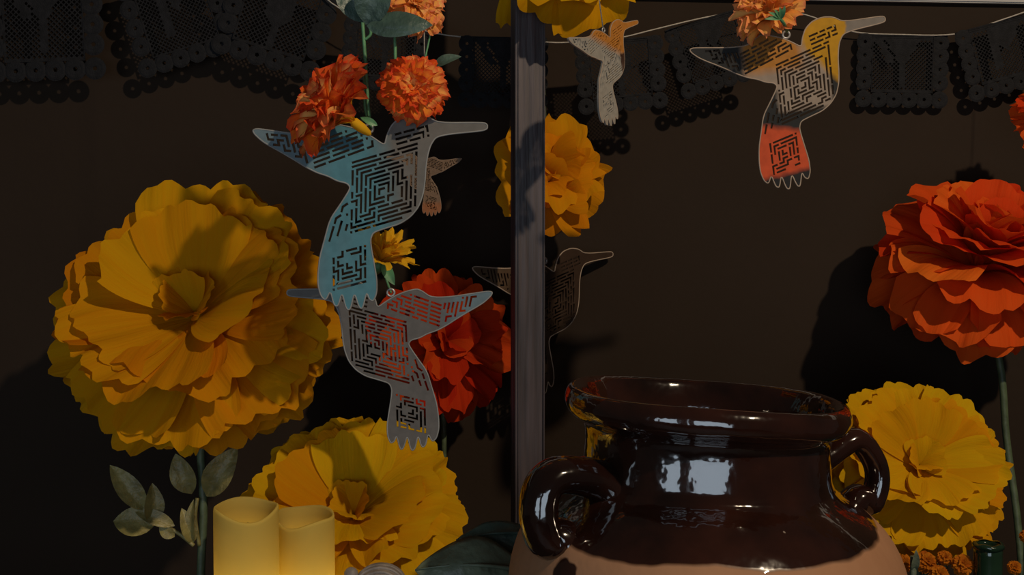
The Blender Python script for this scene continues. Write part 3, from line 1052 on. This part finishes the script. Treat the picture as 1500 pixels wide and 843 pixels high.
def banner(corner_px, wpx, hpx, D, rot, variant, label, sides='lrb', yaw=0, tilt=0):
    s = D / FPX
    rp = 0.095 * wpx
    pw, ph_ = (wpx - 3.4 * rp) * s, (hpx - 1.7 * rp) * s
    key = (variant, round(pw, 4), round(ph_, 4))
    if key not in PANELS:
        PANELS[key] = (banner_panel(pw, ph_, variant), rosette_mesh(rp * s))
    pm, rm = PANELS[key]
    c = P(corner_px[0], corner_px[1], D)
    root = thing('papel_picado_banner', label, 'banner', c, 'black lace banners on the string')
    root.rotation_euler = (math.radians(tilt), math.radians(rot), math.radians(yaw))
    pn = link('panel', pm, M['felt'], root)
    R_ = rp * s
    nb = 6
    tot = pw + 2 * R_ * 0.85
    for k in range(nb):
        x = -tot / 2 + tot * k / (nb - 1)
        link('rosette', rm, M['felt'], root, Matrix.Translation((x, -0.0006, -ph_ - R_ * 0.78)))
    ns = 4
    for sgn in (-1, 1):
        for k in range(ns):
            z = -R_ * 0.8 - (ph_ - R_ * 1.0) * k / (ns - 0.35)
            link('rosette', rm, M['felt'], root, Matrix.Translation((sgn * (pw / 2 + R_ * 0.82), -0.0006, z)))
    # raised edging round the net
    e = 0.0012
    fr = [(-pw / 2, -0.001, -e), (-pw / 2, -0.001, -ph_), (pw / 2, -0.001, -ph_), (pw / 2, -0.001, -e)]
    link('edging', tube('edging', fr, 0.0013, 5, closed=True), M['felt'], pn)
    hm = box('hem', pw + 3.2 * R_, 0.0022, 0.006, 0.0005, 1)
    link('hem', hm, M['felt'], root, Matrix.Translation((0, 0, -0.002)))
    return root


banner((60, -34), 172, 150, 1.95, -2, 0, 'largest black lace banner, hanging straight at the dark end of the string')
banner((238, -42), 150, 140, 1.955, -17, 1, 'black lace banner swung sideways, its corner touching the next swung one', tilt=0)
banner((425, -36), 160, 138, 1.95, 17, 2, 'black lace banner swung the other way, above the first red-edged marigold')
banner((568, 32), 124, 100, 1.92, 5, 0, 'black lace banner half hidden behind the hanging marigold sprig')
banner((738, 55), 128, 102, 1.90, 1, 0, 'black lace banner crossed by the wooden post, its net catching the light')
banner((905, 58), 128, 104, 1.90, -5, 2, 'black lace banner behind the small orange and white hummingbird')
banner((1032, 28), 124, 104, 1.93, -17, 1, 'black lace banner behind the wing of the yellow-headed hummingbird')
banner((1323, 52), 132, 104, 1.985, 1, 0, 'flat black lace banner hanging square beside the beak of the yellow-headed hummingbird')
banner((1462, 32), 132, 104, 1.97, -15, 1, 'tilted black lace banner at the end of the string, above an orange flower')

strg = [(-40, -40, 1.95), (60, -34, 1.95), (160, -60, 1.95), (238, -44, 1.955), (330, -20, 1.955), (425, -38, 1.95), (500, 14, 1.94), (568, 31, 1.92), (655, 52, 1.91), (738, 56, 1.905), (800, 62, 1.90), (838, 62, 1.90), (905, 56, 1.90), (960, 43, 1.91),
        (1032, 26, 1.93), (1110, 14, 1.95), (1180, 22, 1.97), (1245, 46, 1.985), (1323, 51, 1.987), (1400, 50, 1.98), (1462, 31, 1.97), (1540, 4, 1.96), (1640, -30, 1.95)]
sg = thing('bunting_string', 'thin pale string the black lace banners hang from', 'string', P(*strg[0]))
pts = smooth_path(rel(sg, [P(*q) + Vector((0, -0.0015, 0)) for q in strg]), 5)
link('cord', tube('cord', pts, 0.0011, 6), M['twine'], sg)

# ------------------------------------------------------------------ hummingbird cutouts
BX, BY = 540.0, 192.0
BIRD = [(641, 180.5), (708, 180), (713, 183), (713, 189), (706, 192), (657, 196.7), (638, 201), (630, 213), (626, 227), (623.5, 243), (622, 265), (619.5, 283), (613, 302), (601, 317), (585, 327.5), (563.5, 334), (546, 340),
        (542, 350), (543, 362), (547, 385), (551, 408), (551, 428), (546, 441), (540, 438), (536, 427), (530, 452), (525, 450), (518, 427), (512, 454), (506, 452), (500, 427), (494, 449), (488, 446), (483, 425), (476, 440), (469, 433),
        (465, 418), (465, 400), (468, 375), (475, 350), (483, 321), (499, 298), (510, 281), (513, 274),
        (508, 268), (494, 265), (481, 258), (465, 253), (449, 245), (430, 233), (411, 222), (398, 215), (385, 207), (374, 197), (371, 191), (377, 189),
        (390, 190.5), (438, 197), (462, 198), (476, 196), (488, 187), (497, 183), (515, 187), (531, 193), (547, 202), (563.5, 213.5),
        (566.5, 199), (574, 183), (587.5, 172), (606, 167.3), (625, 170)]


def chaikin(poly):
    out = []
    for i in range(len(poly)):
        a, b = poly[i], poly[(i + 1) % len(poly)]
        out.append((a[0] * .8 + b[0] * .2, a[1] * .8 + b[1] * .2))
        out.append((a[0] * .2 + b[0] * .8, a[1] * .2 + b[1] * .8))
    return out


def inside(pt, poly):
    x, y = pt
    r = False
    n = len(poly)
    for i in range(n):
        x1, y1 = poly[i]
        x2, y2 = poly[(i + 1) % n]
        if (y1 > y) != (y2 > y) and x < (x2 - x1) * (y - y1) / (y2 - y1) + x1:
            r = not r
    return r


def edge_dist(pt, poly):
    best = 1e9
    px, py = pt
    n = len(poly)
    for i in range(n):
        x1, y1 = poly[i]
        x2, y2 = poly[(i + 1) % n]
        dx, dy = x2 - x1, y2 - y1
        t = max(0, min(1, ((px - x1) * dx + (py - y1) * dy) / (dx * dx + dy * dy + 1e-9)))
        best = min(best, math.hypot(px - x1 - t * dx, py - y1 - t * dy))
    return best


def thicken(path, w_):
    """outline of a square-cornered polyline"""
    n = len(path)
    L, Rr = [], []
    for i in range(n):
        if i == 0:
            d0 = d1 = (path[1][0] - path[0][0], path[1][1] - path[0][1])
        elif i == n - 1:
            d0 = d1 = (path[-1][0] - path[-2][0], path[-1][1] - path[-2][1])
        else:
            d0 = (path[i][0] - path[i - 1][0], path[i][1] - path[i - 1][1])
            d1 = (path[i + 1][0] - path[i][0], path[i + 1][1] - path[i][1])
        l0, l1 = math.hypot(*d0), math.hypot(*d1)
        n0 = (-d0[1] / l0, d0[0] / l0)
        n1 = (-d1[1] / l1, d1[0] / l1)
        mx, my = n0[0] + n1[0], n0[1] + n1[1]
        q = 2 * w_ / (mx * mx + my * my)
        ex = ey = 0.0
        if i == 0:
            ex, ey = -d0[0] / l0 * w_, -d0[1] / l0 * w_
        if i == n - 1:
            ex, ey = d0[0] / l0 * w_, d0[1] / l0 * w_
        L.append((path[i][0] + mx * q + ex, path[i][1] + my * q + ey))
        Rr.append((path[i][0] - mx * q + ex, path[i][1] - my * q + ey))
    return L + Rr[::-1]


def maze(O, U, V, nu, nv, mode, seed, hw, poly, used_pts, margin=4.5):
    """cut slits on a lattice: every path keeps off the others, like a stepped fret"""
    rnd = random.Random(seed)
    pos = lambda i, j: (O[0] + U[0] * i / (nu - 1) + V[0] * j / (nv - 1), O[1] + U[1] * i / (nu - 1) + V[1] * j / (nv - 1))
    free = {}
    for i in range(nu):
        for j in range(nv):
            p = pos(i, j)
            if inside(p, poly) and edge_dist(p, poly) > margin and all(math.hypot(p[0] - q[0], p[1] - q[1]) > 6.4 for q in used_pts):
                free[(i, j)] = p
    new = list(free.values())
    ci, cj = (nu - 1) / 2, (nv - 1) / 2
    order = sorted(free, key=lambda k: (max(abs(k[0] - ci), abs(k[1] - cj)), math.atan2(k[1] - cj, k[0] - ci)))
    if mode != 'ring':
        order = sorted(free, key=lambda k: (k[1], k[0]) if mode == 'u' else (k[0], k[1]))
    slits = []
    left = set(free)

    def pref(a, b):
        if mode == 'u':
            return abs(b[0] - a[0])
        if mode == 'v':
            return abs(b[1] - a[1])
        ra = max(abs(a[0] - ci), abs(a[1] - cj))
        rb = max(abs(b[0] - ci), abs(b[1] - cj))
        return 1 if abs(ra - rb) < 0.3 else 0
    for k in order:
        if k not in left:
            continue
        left.discard(k)
        path = [k]
        want = rnd.choice([3, 4, 4, 5, 6, 7]) if mode == 'ring' else rnd.choice([2, 3, 3, 4, 4])
        while len(path) < want:
            a = path[-1]
            opts = [(a[0] + dx, a[1] + dy) for dx, dy in ((1, 0), (-1, 0), (0, 1), (0, -1))]
            opts = [o for o in opts if o in left]
            if not opts:
                break
            opts.sort(key=lambda o: pref(a, o) + rnd.uniform(0, 0.75 if mode == 'ring' else 1.05), reverse=True)
            path.append(opts[0])
            left.discard(opts[0])
        if len(path) > 1:
            # drop straight-through points
            pts_ = [path[0]]
            for q in range(1, len(path) - 1):
                a, b, c = path[q - 1], path[q], path[q + 1]
                if (b[0] - a[0], b[1] - a[1]) != (c[0] - b[0], c[1] - b[1]):
                    pts_.append(b)
            pts_.append(path[-1])
            ok = all(abs(path[x][0] - path[y][0]) + abs(path[x][1] - path[y][1]) > 1 for x in range(len(path)) for y in range(x + 2, len(path)))
            if not ok:
                path = path[:3]
                pts_ = path if (path[1][0] - path[0][0], path[1][1] - path[0][1]) != (path[2][0] - path[1][0], path[2][1] - path[1][1]) else [path[0], path[2]]
            slits.append(thicken([pos(*q) for q in pts_], hw))
        else:
            x, y = pos(*k)
            slits.append([(x - hw, y - hw), (x + hw, y - hw), (x + hw, y + hw), (x - hw, y + hw)])
    used_pts.extend(new)
    return slits


def bird_slits(seed):
    u = []
    s = []
    s += maze((517, 238), (93, -27), (-3, 102), 15, 17, 'ring', seed, 1.95, BIRD, u)
    s += maze((580, 197), (45, -12), (2, 14), 8, 3, 'u', seed + 1, 1.95, BIRD, u)
    s += maze((462, 245), (98, -36), (-4, -34), 15, 6, 'u', seed + 2, 1.95, BIRD, u)
    s += maze((392, 197), (64, 5), (10, 44), 10, 7, 'v', seed + 3, 1.95, BIRD, u)
    s += maze((488, 372), (46, -12), (0, 52), 8, 9, 'ring', seed + 4, 1.95, BIRD, u)
    s += maze((482, 352), (24, -16), (16, -52), 5, 9, 'v', seed + 5, 1.95, BIRD, u, 5)
    s += maze((556, 328), (46, -18), (2, -8), 8, 2, 'u', seed + 6, 1.8, BIRD, u, 5)
    keep = []
    poly = chaikin(chaikin(BIRD))
    for a in s:
        smp = []
        for i in range(len(a)):
            p, q = a[i], a[(i + 1) % len(a)]
            k = max(1, int(math.hypot(q[0] - p[0], q[1] - p[1]) / 1.2))
            smp += [(p[0] + (q[0] - p[0]) * t / k, p[1] + (q[1] - p[1]) * t / k) for t in range(k)]
        x0, x1 = min(p[0] for p in a) - 1, max(p[0] for p in a) + 1
        y0, y1 = min(p[1] for p in a) - 1, max(p[1] for p in a) + 1
        if any((not inside(p, poly)) or edge_dist(p, poly) < 1.8 for p in a):
            continue
        bad = False
        for (b, bb) in keep:
            if bb[0] > x1 or bb[1] < x0 or bb[2] > y1 or bb[3] < y0:
                continue
            if any(inside(p, b) or edge_dist(p, b) < 0.9 for p in smp) or any(inside(p, a) for p in b):
                bad = True
                break
        if not bad:
            keep.append((a, (x0, x1, y0, y1)))
    return [k[0] for k in keep]


SLITS = {}


def bird(label, px, py, scale, D, mat_fn, roll=0, yaw=0, mirror=False, seed=1, thread=None, group=None, rim_mat='rim_grey'):
    k = scale * D / FPX
    c = P(px, py, D)
    root = thing('hummingbird_cutout', label, 'ornament', c, group)
    root.rotation_euler = (0, math.radians(-roll), math.radians(yaw))
    if seed not in SLITS:
        SLITS[seed] = bird_slits(seed)
    sg_ = -1 if mirror else 1
    T = lambda p: (sg_ * (p[0] - BX) * k, -(p[1] - BY) * k)
    outl = [[T(p) for p in chaikin(chaikin(BIRD))]] + [[T(p) for p in sl_] for sl_ in SLITS[seed]]
    me = plate('cut_board', outl, 0.0030, 0.0002)
    link('cut_board', me, mat_fn(k), root)
    rim = [Vector((p[0], -0.0013, p[1])) for p in outl[0]]
    link('cut_edge', tube('cut_edge', rim, 1.25 * k, 6, closed=True), M[rim_mat], root)
    rg = [Vector((0.6 * k * sg_ + 6.0 * k * math.cos(t), 0, 3.5 * k + 6.0 * k * math.sin(t))) for t in [2 * PI * q / 20 for q in range(20)]]
    link('hanging_ring', tube('hanging_ring', rg, 2.1 * k, 8, closed=True), M['ring'], root)
    if thread:
        link('hanging_thread', tube('hanging_thread', [Vector((0, 0, 9 * k)), Vector((0, 0, 9 * k + thread))], 0.0008, 5), M['twine'], root)
    return root


GREY = (0.135, 0.125, 0.112)
BLUE = (0.17, 0.42, 0.48)
bird('large blue and grey hummingbird cutout hanging from the green marigold stem', 540, 192, 1.0, 1.40,
     lambda k: zone_mat('blue_grey_board', GREY, [((0.075, 0.20, 0.245), [(-1, -0.18, 12)], 22), ((0.12, 0.17, 0.195), [(-1, 0.0, -75)], 25), ((0.10, 0.14, 0.16), [(-1, 0.3, 10), (0, -1, -150), (1, 0, 38)], 16)], k), seed=1)
bird('grey hummingbird cutout with a pale blue wing hanging before the deep red flower', 573, 432, 0.88, 1.46,
     lambda k: zone_mat('grey_board', (0.115, 0.105, 0.098), [((0.12, 0.17, 0.195), [(-1, 0, -95)], 18)], k, mirror=True), roll=1, mirror=True, seed=2)
bird('yellow-headed hummingbird cutout with black and white body and red tail', 1151.5, 54, 0.84, 1.45,
     lambda k: zone_mat('painted_board', (0.27, 0.21, 0.165), [
         ((0.36, 0.15, 0.025), [(-1, 0, 20), (1, 0, 80), (0, 1, 55)], 8),
         ((0.02, 0.02, 0.02), [(-1, 0, -80)], 6),
         ((0.022, 0.022, 0.022), [(1, 0, -66), (0, -1, -62)], 4),
         ((0.02, 0.02, 0.02), [(0, -1, -128), (0.9, 1, 190)], 4),
         ((0.02, 0.02, 0.02), [(-1, 0, -28), (0, -1, -90)], 5),
         ((0.50, 0.07, 0.022), [(-0.25, -1, -162)], 6),
         ((0.02, 0.018, 0.018), [(0.1, -1, -232)], 5),
         ((0.42, 0.21, 0.008), [(1, 0, -24), (1.2, 1, -8)], 8),
         ((0.17, 0.145, 0.125), [(1, 0, -103)], 2)], k), roll=8, seed=3, rim_mat='rim_tan')
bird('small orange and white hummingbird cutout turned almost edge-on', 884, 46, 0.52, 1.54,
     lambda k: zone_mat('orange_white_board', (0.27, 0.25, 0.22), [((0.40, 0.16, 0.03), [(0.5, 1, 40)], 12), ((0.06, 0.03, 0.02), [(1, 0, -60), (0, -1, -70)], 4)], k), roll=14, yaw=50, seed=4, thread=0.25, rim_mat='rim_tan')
bird('tiny brown wooden hummingbird cutout hanging behind the blue and grey one', 622, 233, 0.32, 1.86,
     lambda k: zone_mat('brown_board', (0.19, 0.12, 0.075), [((0.28, 0.11, 0.045), [(0, -1, -200)], 10)], k, mirror=True), mirror=True, seed=5, thread=0.35, rim_mat='rim_tan')
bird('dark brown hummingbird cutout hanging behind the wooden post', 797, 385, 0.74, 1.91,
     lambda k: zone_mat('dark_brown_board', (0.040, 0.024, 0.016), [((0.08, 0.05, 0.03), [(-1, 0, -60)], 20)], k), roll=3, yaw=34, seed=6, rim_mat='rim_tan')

# dark threads the two marigold pieces hang by, from above the picture
add_stem(pm_, [P(1130, 10, 1.45), P(1130, -80, 1.45), P(1130, -500, 1.45)], 0.0005, M['stem_dark'], 'hanging_thread')
add_stem(sp, [P(528, -28, 1.40), P(528, -120, 1.40), P(528, -500, 1.40)], 0.0005, M['stem_dark'], 'hanging_thread')
